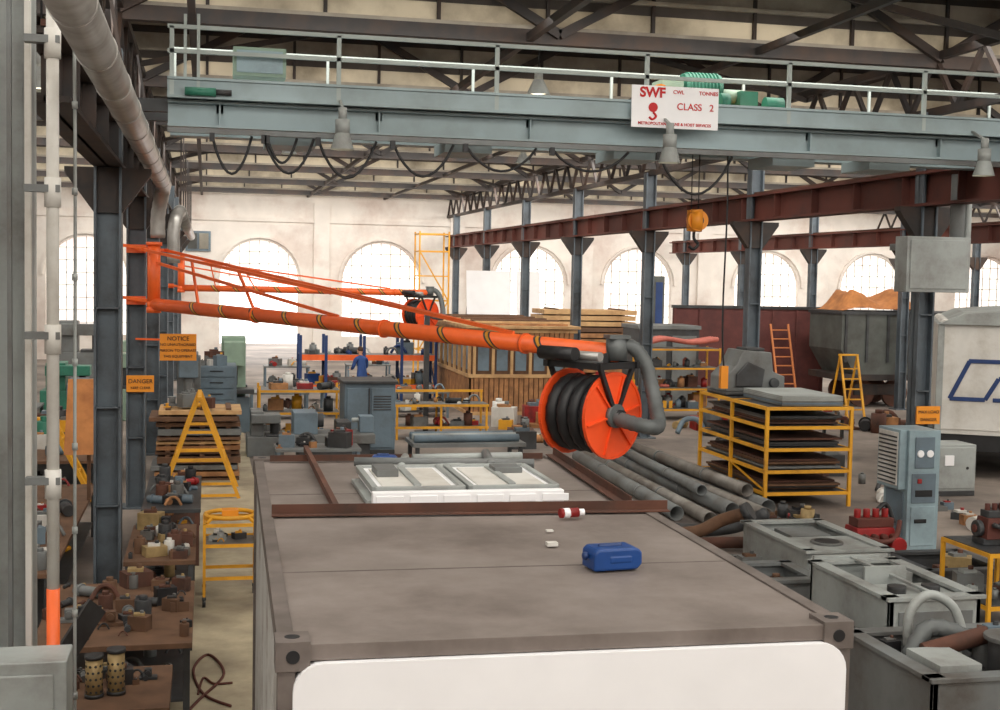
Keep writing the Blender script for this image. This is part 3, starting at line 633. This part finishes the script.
for k in range(6): b.box(X0+.35,X1-.1,YA+.15,YB-1.3,1.835+k*.03,1.86+k*.03,rnd.choice(['greylt','greymid','bluegrey','greylt']))
b.done()
b=B('machine_housing'); b.box(9.9,11.25,23.7,24.65,1.835,1.9,'greydk').prism([(9.95,1.9),(11.2,1.9),(11.2,2.2),(10.95,2.3),(10.9,2.68),(10.3,2.72),(10.15,2.4),(9.95,2.2)],'y',23.8,24.6,'greymid').prism([(10.15,2.0),(10.7,2.0),(10.75,2.35),(10.4,2.5),(10.15,2.25)],'y',23.74,23.8,'greydk').cyl((10.95,23.7,2.08),(10.95,23.8,2.08),.1,'greydk',20).box(10.4,10.8,23.9,24.4,2.7,2.76,'greydk').done(.02)
b=B('steel_pipes_on_floor')
for i,(xa,ya,xb,yb,r) in enumerate(((9.45,28.3,9.6,20.9,.14),(9.1,28.6,9.25,20.2,.13),(8.75,28.2,8.85,20.7,.14),(8.4,28.5,8.2,20.1,.12),(8.05,27.5,7.8,20.6,.13),(9.25,27.5,9.42,21.4,.12),(8.9,28.0,8.6,21.5,.1))):
    z=r if i<5 else .36
    b.pipe((xa,ya,z),(xb,yb,z),r,'pipegrey' if i%2 else 'greymid',.012)
    for t in (.3,.7): 
        x=xa+(xb-xa)*t;y=ya+(yb-ya)*t; b.pipe((x,y-.03,z),(x,y+.03,z),r+.012,'greymid',.012)
b.done()
b=B('elbow_pipes'); b.tube([(6.9,18.9,.15),(7.4,18.7,.2),(7.8,18.6,.4),(8.05,18.3,.55)],.1,'wooddk',12,5).tube([(7.2,19.4,.12),(7.8,19.2,.12),(8.3,19.1,.2),(8.6,18.8,.45)],.1,'greydk',12,5).tube([(7.1,18.3,.1),(7.6,18.25,.12),(8.1,18.2,.12)],.09,'rust',12).cyl((8.03,18.32,.54),(8.11,18.26,.6),.15,'greydk').cyl((6.9,18.92,.15),(6.85,18.94,.15),.15,'greydk').done()
b=B('scrap_parts_heap'); clutter(b,8.7,9.3,18.5,19.9,0,14,RUSTY,.35,81); b.done()
b=B('scrap_parts_heap'); clutter(b,9.6,10.1,18.9,21,0,14,RUSTY+['red'],.4,82); b.done()
b=B('control_cabinet'); x0,x1,y0,y1=10.28,10.8,17.5,18.2
b.box(x0,x1,y0,y1,.08,1.9,'bluecab').box(x0+.02,x1-.02,y0+.02,y1-.02,0,.08,'greydk')
b.box(x0-.12,x0,y0+.06,y1,1.0,1.9,'bluecab').box(x0-.135,x0-.12,y0+.1,y1-.04,1.05,1.86,'offwhite')
for k in range(12): b.box(x0-.15,x0-.13,y0+.12,y1-.06,1.08+k*.063,1.103+k*.063,'greydk')
b.box(x0+.06,x1-.06,y0-.015,y0,.15,.75,'bluecab').box(x0+.06,x1-.06,y0-.015,y0,.8,1.25,'bluegrey').box(x0+.1,x1-.1,y0-.02,y0,1.33,1.8,'bluegrey')
b.cyl((x0+.18,y0-.04,1.55),(x0+.18,y0,1.55),.055,'white').cyl((x1-.18,y0-.04,1.55),(x1-.18,y0,1.55),.055,'white').box(x0+.12,x1-.12,y0-.03,y0,.9,1.0,'black').box(x0+.12,x1-.2,y0-.03,y0,.5,.56,'black').box(x0+.15,x0+.22,y0-.03,y0,1.1,1.17,'red').box(x0-.02,x0,y0+.1,y1-.1,.2,.95,'bluegrey')
b.done(.008)
def engine(name,x,y,z,w,m,m2,seed):
    b=B(name); b.box(x-w*.45,x+w*.45,y-w*.3,y+w*.3,z+w*.15,z+w*.65,m,taper=(.85,.8)).box(x-w*.5,x+w*.5,y-w*.25,y+w*.25,z,z+w*.16,m2)
    b.box(x-w*.35,x+w*.4,y-w*.18,y+w*.18,z+w*.65,z+w*.82,m2)
    for k in range(4): b.cyl((x-w*.27+k*w*.19,y,z+w*.8),(x-w*.27+k*w*.19,y,z+w*.98),w*.065,m).cyl((x-w*.27+k*w*.19,y-w*.28,z+w*.5),(x-w*.27+k*w*.19,y-w*.42,z+w*.5),w*.06,m2)
    b.cyl((x-w*.45,y,z+w*.38),(x-w*.58,y,z+w*.38),w*.2,m2,18).cyl((x-w*.58,y,z+w*.38),(x-w*.62,y,z+w*.38),w*.1,m,12).cyl((x+w*.35,y-w*.3,z+w*.35),(x+w*.35,y-w*.5,z+w*.35),w*.16,m)
    b.tube([(x-w*.3,y-w*.42,z+w*.5),(x,y-w*.48,z+w*.44),(x+w*.3,y-w*.42,z+w*.5),(x+w*.45,y-w*.3,z+w*.8)],w*.05,m2,8)
    b.tube([(x+w*.1,y,z+w*.9),(x+w*.35,y+.05,z+w*1.05),(x+w*.5,y,z+w*.7)],w*.05,'black',8); b.done(.01)
engine('red_engine',9.6,17.35,0,.78,'red','rustbeam',1)
def openbox(name,x0,x1,y0,y1,z0,z1,m,inner='greydk',t=.05):
    b=B(name)
    b.box(x0,x1,y0,y0+t,z0,z1,m).box(x0,x1,y1-t,y1,z0,z1,m).box(x0,x0+t,y0,y1,z0,z1,m).box(x1-t,x1,y0,y1,z0,z1,m).box(x0,x1,y0,y1,z0,z0+.03,inner)
    b.box(x0-.04,x1+.04,y0-.04,y0+.12,z1-.03,z1+.01,m).box(x0-.04,x1+.04,y1-.12,y1+.04,z1-.03,z1+.01,m).box(x0-.04,x0+.12,y0,y1,z1-.03,z1+.01,m).box(x1-.12,x1+.04,y0,y1,z1-.03,z1+.01,m)
    return b
b=openbox('grey_transformer_box',7.75,8.95,15.6,17.7,0,.55,'greylt'); b.box(7.87,8.85,15.7,16.6,.5,.53,'greylt').cyl((8.3,16.15,.53),(8.3,16.15,.56),.22,'greymid',24).cyl((8.3,16.15,.56),(8.3,16.15,.565),.17,'black',24).box(8.1,8.7,16.8,17.4,.3,.5,'greymid').box(7.9,8.3,15.58,15.6,.1,.45,'greymid').box(8.45,8.8,15.58,15.6,.1,.45,'greymid').done(.006)
b=openbox('grey_transformer_box',6.9,7.95,12.0,13.8,0,.85,'greylt'); b.box(7.0,7.85,12.1,12.8,.74,.8,'greylt').box(7.1,7.6,12.9,12.94,.4,.97,'greylt').cyl((7.2,12.4,.8),(7.2,12.4,.88),.1,'greydk').cyl((7.6,12.4,.8),(7.6,12.4,.88),.1,'greydk').box(7.4,7.8,13.1,13.5,.5,.84,'greylt')
b.box(7.0,7.85,11.98,12.0,.1,.7,'greymid').bar((6.95,13.85,.87),(7.9,13.85,.87),.05,.05,'greylt').bar((7.42,12.0,.87),(7.42,13.8,.87),.05,.03,'greylt'); clutter(b,7.05,7.8,12.9,13.7,.4,8,GREYS,.3,191); b.done(.006)
b=openbox('grey_gearbox_frame',5.95,7.7,9.6,11.1,0,.8,'greymid'); b.box(6.05,7.6,9.7,11.0,.3,.66,'greydk')
b.box(6.1,6.5,9.75,10.3,.66,.86,'greylt').cyl((6.95,10.0,.66),(6.95,10.0,.98),.2,'greydk',20).cyl((6.95,10.0,.98),(6.95,10.0,1.02),.24,'greymid',20)
b.tube([(6.35,10.7,.75),(6.37,10.72,1.05),(6.55,10.72,1.22),(6.8,10.7,1.1),(6.9,10.65,.8)],.045,'greylt',12,6,.0)
b.tube([(6.25,10.5,.7),(6.45,10.55,.95),(6.75,10.5,.9),(7.05,10.55,.7)],.08,'hosegrey',12,6,.08).cyl((6.3,10.35,.8),(6.9,10.3,.95),.08,'rust').box(7.2,7.6,9.9,10.8,.66,.85,'greymid')
clutter(b,6.1,7.6,9.8,10.9,.66,26,GREYS+['rust','brass'],.3,91); b.done(.004)
b=openbox('dark_parts_crate',6.5,7.3,14.3,15.3,0,.5,'greymid'); clutter(b,6.55,7.25,14.35,15.25,.1,14,RUSTY,.35,92); b.done()
b=openbox('dark_parts_crate',5.6,6.5,12.0,13.1,0,.55,'greylt'); b.box(5.65,6.45,12.05,13.05,.45,.5,'greylt'); clutter(b,5.65,6.45,12.05,13.05,.5,9,GREYS+['rust'],.28,93); b.done()
b=openbox('dark_parts_crate',9.2,10.4,15.1,16.3,0,.35,'greydk'); clutter(b,9.25,10.3,15.2,16.2,.1,16,RUSTY+['red'],.4,94); b.done()
b=B('machined_parts'); clutter(b,8.1,9.4,11.3,13,0,16,GREYS+['rust'],.5,95); b.done()
b=B('machined_parts'); clutter(b,10.8,12.5,13,16.8,0,14,RUSTY+['red','bluegrey'],.55,96); b.done()
b=B('machined_parts'); clutter(b,7.2,7.7,15.4,18,0,14,RUSTY,.35,196); b.done()
b=B('yellow_parts_trolley'); x0,x1,y0,y1=8.98,9.75,13.4,14.4
for x in (x0,x1):
    for y in (y0,y1): b.bar((x,y,.1),(x,y,.95),.045,.045,'yellow').cyl((x-.02,y,.05),(x+.02,y,.05),.05,'black')
for z in (.3,.93):
    for y in (y0,y1): b.bar((x0,y,z),(x1,y,z),.04,.05,'yellow')
    for x in (x0,x1): b.bar((x,y0,z),(x,y1,z),.04,.05,'yellow')
    b.box(x0,x1,y0,y1,z+.02,z+.035,'greydk')
clutter(b,x0,x1,y0,y1,.335,8,['greylt','greymid','rust'],.35,97); b.done()
engine('engine_block',9.38,13.9,.97,.5,'rustbeam','greydk',2)
b=B('covered_truck_body'); x0,x1,y0,y1=0,3.0,0,6.0
b.prism(rrect(x0,x1,.95,3.35,.12),'y',y0,y1,'offwhite'); b.prism([(x0-.06,3.25),(x1+.06,3.25),(x1-.5,3.5),((x0+x1)/2,3.58),(x0+.5,3.5)],'y',y0-.1,y1+.1,'greylt')
b.box(x0+.05,x1-.05,y0+.05,y1,.6,.95,'black').box(x0+.08,x1-.08,y0-.03,y0,1.05,3.2,'offwhite').box(x0-.03,x0+.1,y0-.06,y0,.95,3.3,'greylt').box(1.48,1.52,y0-.05,y0,1.05,3.2,'greylt')
for (p,q) in (((.25,1.7),(.62,2.5)),((.6,2.5),(2.2,2.5)),((.25,1.7),(.95,1.7)),((.95,1.7),(1.2,2.15)),((1.2,2.15),(1.75,2.15)),((2.2,2.5),(1.9,1.7)),((1.1,1.7),(1.9,1.7))): b.bar((p[0],y0-.04,p[1]),(q[0],y0-.04,q[1]),.09,.02,'bluedk',(0,1,0))
for y in (1.1,2.4,4.8): 
    for x in (x0+.2,x1-.5): b.cyl((x,y,.45),(x+.3,y,.45),.45,'blackrub',24).cyl((x-.01,y,.45),(x+.31,y,.45),.2,'greymid',16)
o=b.done(.01); o.location=(15.05,24.6,0); o.rotation_euler=(0,0,math.radians(-30))
b=B('grey_equipment_box'); b.box(13.75,14.6,22.4,23.1,.1,1.0,'greylt').box(13.8,14.55,22.37,22.4,.15,.95,'greylt').box(13.75,14.6,22.4,23.1,0,.1,'greydk').cyl((14.4,22.35,.55),(14.4,22.37,.55),.03,'black').box(13.9,14.1,22.34,22.37,.6,.8,'white').done(.01)
b=B('hopper_wagon'); x0,x1,y0,y1=20.1,27.5,38.6,40.9
b.box(x0,x1,y0,y1,.9,1.1,'darksteel').prism([(x0+.5,1.1),(x1-.6,1.1),(x1,1.9),(x1,3.1),(x0,3.1),(x0,1.9)],'y',y0,y1,'wagongrey').box(x0-.05,x1+.05,y0-.05,y1+.05,3.05,3.15,'greydk')
k=x0+.1
while k<x1: b.box(k,k+.08,y0-.06,y0,1.5,3.1,'greydk'); k+=.75
for x in (x0+1,x0+2.2,x1-2.2,x1-1): b.cyl((x,y0+.4,.45),(x,y0+.55,.45),.45,'rust',20).cyl((x,y1-.55,.45),(x,y1-.4,.45),.45,'rust',20).cyl((x,y0+.4,.45),(x,y1-.4,.45),.08,'rust')
b.box(x0+.7,x0+2.5,y0+.35,y0+.4,.4,.75,'darksteel').box(x1-2.5,x1-.7,y0+.35,y0+.4,.4,.75,'darksteel').done()
b=B('orange_tarpaulin')
r=random.Random(5); nx,ny=22,10; G=[]
for i in range(nx+1):
    row=[]
    for j in range(ny+1):
        u,v=i/nx,j/ny; x=20.2+2.9*u; y=38.8+1.9*v; e=min(1,min(u,1-u)*6)*min(1,min(v,1-v)*4+.15)
        row.append(b.bm.verts.new((x,y,3.17+e*(.5+.16*math.sin(u*9)+.1*math.sin(v*7+u*5)+r.uniform(-.03,.03)))))
    G.append(row)
b._fin([b.bm.faces.new((G[i][j],G[i+1][j],G[i+1][j+1],G[i][j+1])) for i in range(nx) for j in range(ny)],'tarp',True)
b.done()
b=B('maroon_partition'); b.box(15.6,21.2,42.0,42.15,0,3.15,'maroon')
for k in range(7): b.box(15.6+k*.9,15.66+k*.9,41.95,42,.0,3.15,'maroon')
b.box(15.55,21.25,41.93,42.15,3.1,3.2,'greydk').done()
def ladder(name,x,y,h,lean,m,w=.55):
    b=B(name)
    for dx in (-w/2,w/2): b.bar((x+dx,y,0),(x+dx,y+lean,h),.06,.05,m)
    k=.3
    while k<h-.1: b.bar((x-w/2,y+lean*k/h,k),(x+w/2,y+lean*k/h,k),.03,.04,m); k+=.3
    return b
ladder('wooden_ladder',19.3,40.7,2.6,.9,'ladderwood',.65).done()
b=ladder('yellow_step_ladder',18.9,35.2,1.9,.6,'yellow')
for dx in (-.28,.28): b.bar((18.9+dx,36.4,0),(18.9+dx,35.8,1.9),.05,.05,'yellow')
b.box(18.6,19.2,35.75,35.9,1.88,1.93,'yellow').bar((18.62,36.3,.3),(19.18,36.3,.3),.04,.04,'yellow').done()
b=shelf('yellow_shelf_rack',12.3,14.6,35.4,36.4,(.3,.9,1.5,2.05),'yellow',2.1)
for i,z in enumerate((.33,.93,1.53)): clutter(b,12.4,14.5,35.5,36.3,z,12,MIX+['pink'],.45,110+i)
for k in range(4): b.tube([(12.3+k*.1,35.5+k*.2,2.2),(13,35.6+k*.2,2.35),(13.8,35.5+k*.2,2.25),(14.6,35.6+k*.18,2.35)],.07,'pink',8)
b.done()
b=shelf('yellow_shelf_rack',9.0,10.7,31.6,32.1,(.3,.9,1.4),'yellow',1.5)
for i,z in enumerate((.33,.93,1.43)): clutter(b,9.1,10.6,31.6,32.05,z,8,MIX,.4,120+i)
b.done()
b=B('storage_crate'); b.box(13.2,15.2,38.6,40.2,0,2.6,'greydk').box(13.15,15.25,38.55,40.25,2.5,2.62,'greymid').box(13.3,14.1,38.55,38.6,.2,2.3,'greymid').box(14.3,15.1,38.55,38.6,.2,2.3,'greymid').done(.01)
b=B('scrap_parts_heap'); clutter(b,7.0,10,29.5,31.4,0,16,MIX,.7,130); b.done()
b=B('scrap_parts_heap'); clutter(b,7.2,10,33,36.5,0,16,MIX,.8,230); b.done()
b=B('scrap_parts_heap'); clutter(b,12,14.2,27,34,0,28,RUSTY+['bluegrey','red','wood'],.9,131); b.done()
b=B('scrap_parts_heap'); clutter(b,12.2,13.4,18,26,0,18,MIX,.6,132); b.done()
b=B('scrap_parts_heap'); clutter(b,17,20,31.5,33.4,0,14,RUSTY+['wood','bluegrey'],.9,133); b.done()
b=B('pallet_stack')
for k in range(5): b.box(16.2,17.6,33.8,35,k*.16,k*.16+.03,'wood').box(16.2,17.6,33.8,35,k*.16+.12,k*.16+.15,'woodlt'); [b.box(xx,xx+.1,33.8,35,k*.16+.03,k*.16+.12,'wooddk') for xx in (16.2,16.85,17.5)]
b.done()
b=B('parts_trolley'); b.box(14.6,16.4,31,32.2,.5,.58,'rustbeam'); [b.bar((x,y,0),(x,y,.5),.07,.07,'greydk') for x in (14.7,16.3) for y in (31.1,32.1)]; clutter(b,14.6,16.4,31,32.2,.58,12,MIX,.5,133); b.done()
# ---------------------------------------------------------------- worker
def worker(x,y,rz):
    root=bpy.data.objects.new('worker',None); COL.objects.link(root); root.location=(x,y,0); root.rotation_euler=(0,0,rz)
    def skin(name,verts,edges,radii,mat,rootv=0,sub=2):
        me=bpy.data.meshes.new(name); me.from_pydata(verts,edges,[]); o=bpy.data.objects.new(name,me); COL.objects.link(o); o.parent=root
        m=o.modifiers.new('skin','SKIN'); m.use_smooth_shade=True
        for i,r in enumerate(radii):
            me.skin_vertices[0].data[i].radius=r if isinstance(r,tuple) else (r,r)
            me.skin_vertices[0].data[i].use_root=(i==rootv)
        s=o.modifiers.new('sub','SUBSURF'); s.levels=sub; s.render_levels=sub
        me.materials.append(MATS[mat]); return o
    V=[(0,0,.95),(0,.02,1.12),(0,.06,1.3),(0,.1,1.44),(0,.12,1.52),
       (-.1,0,.88),(-.12,.03,.5),(-.12,-.02,.1),(-.12,.12,.05),
       (.1,0,.88),(.13,.06,.5),(.13,0,.1),(.13,.14,.05),
       (-.19,.09,1.4),(-.25,.14,1.14),(-.18,.36,1.08),
       (.19,.09,1.4),(.25,.16,1.14),(.17,.38,1.1)]
    E=[(0,1),(1,2),(2,3),(3,4),(0,5),(5,6),(6,7),(7,8),(0,9),(9,10),(10,11),(11,12),(3,13),(13,14),(14,15),(3,16),(16,17),(17,18)]
    Rr=[(.16,.12),(.15,.11),(.17,.12),(.13,.1),.06,.1,.075,.055,.045,.1,.075,.055,.045,.07,.055,.038,.07,.055,.038]
    skin('body',V,E,Rr,'overall')
    h=B('head'); c=(0,.15,1.66); h.ball(c,.1,'skin',.82,.98,1.2,18).ball((0,.13,1.71),.1,'hair',.9,1.02,.95,16).cyl((0,.12,1.5),(0,.14,1.6),.052,'skin')
    h.cyl((0,.24,1.66),(0,.265,1.63),.012,'skin',8,.018)
    for s in (-1,1): h.ball((s*.035,.237,1.675),.011,'black').ball((s*.085,.14,1.65),.022,'skin',.4,.8,1.2)
    h.box(-.025,.025,.235,.245,1.6,1.607,'pink'); h.done(parent=root)
    for s,w in ((-1,(-.18,.38,1.08)),(1,(.17,.40,1.10))):
        skin('palm',[w,(w[0]-s*.01,w[1]+.07,w[2]-.01)],[(0,1)],[.026,(.04,.018)],'skin',0,1)
        for k in range(4):
            ox=(k-1.5)*.02; L=(.07,.08,.075,.06)[k]; b0=Vector((w[0]-s*.01+ox,w[1]+.08,w[2]-.01))
            skin('finger_%d'%(k+1),[b0,b0+Vector((0,L*.55,-.005)),b0+Vector((0,L*.9,-.03))],[(0,1),(1,2)],[.009,.0085,.007],'skin',0,1)
        b0=Vector((w[0]-s*.045,w[1]+.03,w[2]-.01)); skin('thumb',[b0,b0+Vector((-s*.025,.03,0)),b0+Vector((-s*.03,.06,-.01))],[(0,1),(1,2)],[.012,.011,.009],'skin',0,1)
    f=B('shoes')
    for s in (-1,1): f.box(s*.125-.05,s*.125+.05,-.08,.2,0,.09,'black',taper=(.8,.8))
    f.done(.02,parent=root)
worker(4.75,40.2,.4)
for (x,y) in ((5.2,20.5),(2,33),(8,33),(-1.75,15.0),(16,30)):
    b=B('ceiling_lamp'); z=7.0 if y>15.5 else 6.0
    b.cyl((x,y,z),(x,y,z+.25),.2,'greylt',20,.08,False).cyl((x,y,z+.03),(x,y,z+.05),.14,'lampglass').cyl((x,y,z+.25),(x,y,z+.4),.07,'greylt').cyl((x,y,z+.4),(x,y,7.8),.012,'black',6); b.done()
# ---------------------------------------------------------------- light
w=bpy.data.worlds.new('world'); scene.world=w; w.use_nodes=True
bg=w.node_tree.nodes['Background']; bg.inputs[0].default_value=(1,.98,.95,1); bg.inputs[1].default_value=3.4
for i,y in enumerate([3.5+6.55*k for k in range(-1,9)]):  # added fill lights below the roof, tilted away from camera; no real fittings
    e=(820,600,540)[i] if i<3 else (470 if i<6 else 720)
    for xx,sx in ((4,22),(27,22)):
        l=bpy.data.lights.new('roof_fill_light','AREA'); l.shape='RECTANGLE'; l.size=sx; l.size_y=1.6; l.energy=e; l.color=(1,.955,.89)
        o=bpy.data.objects.new('roof_fill_light',l); COL.objects.link(o); o.location=(xx,y,7.35); o.rotation_euler=(math.radians(25),0,0)
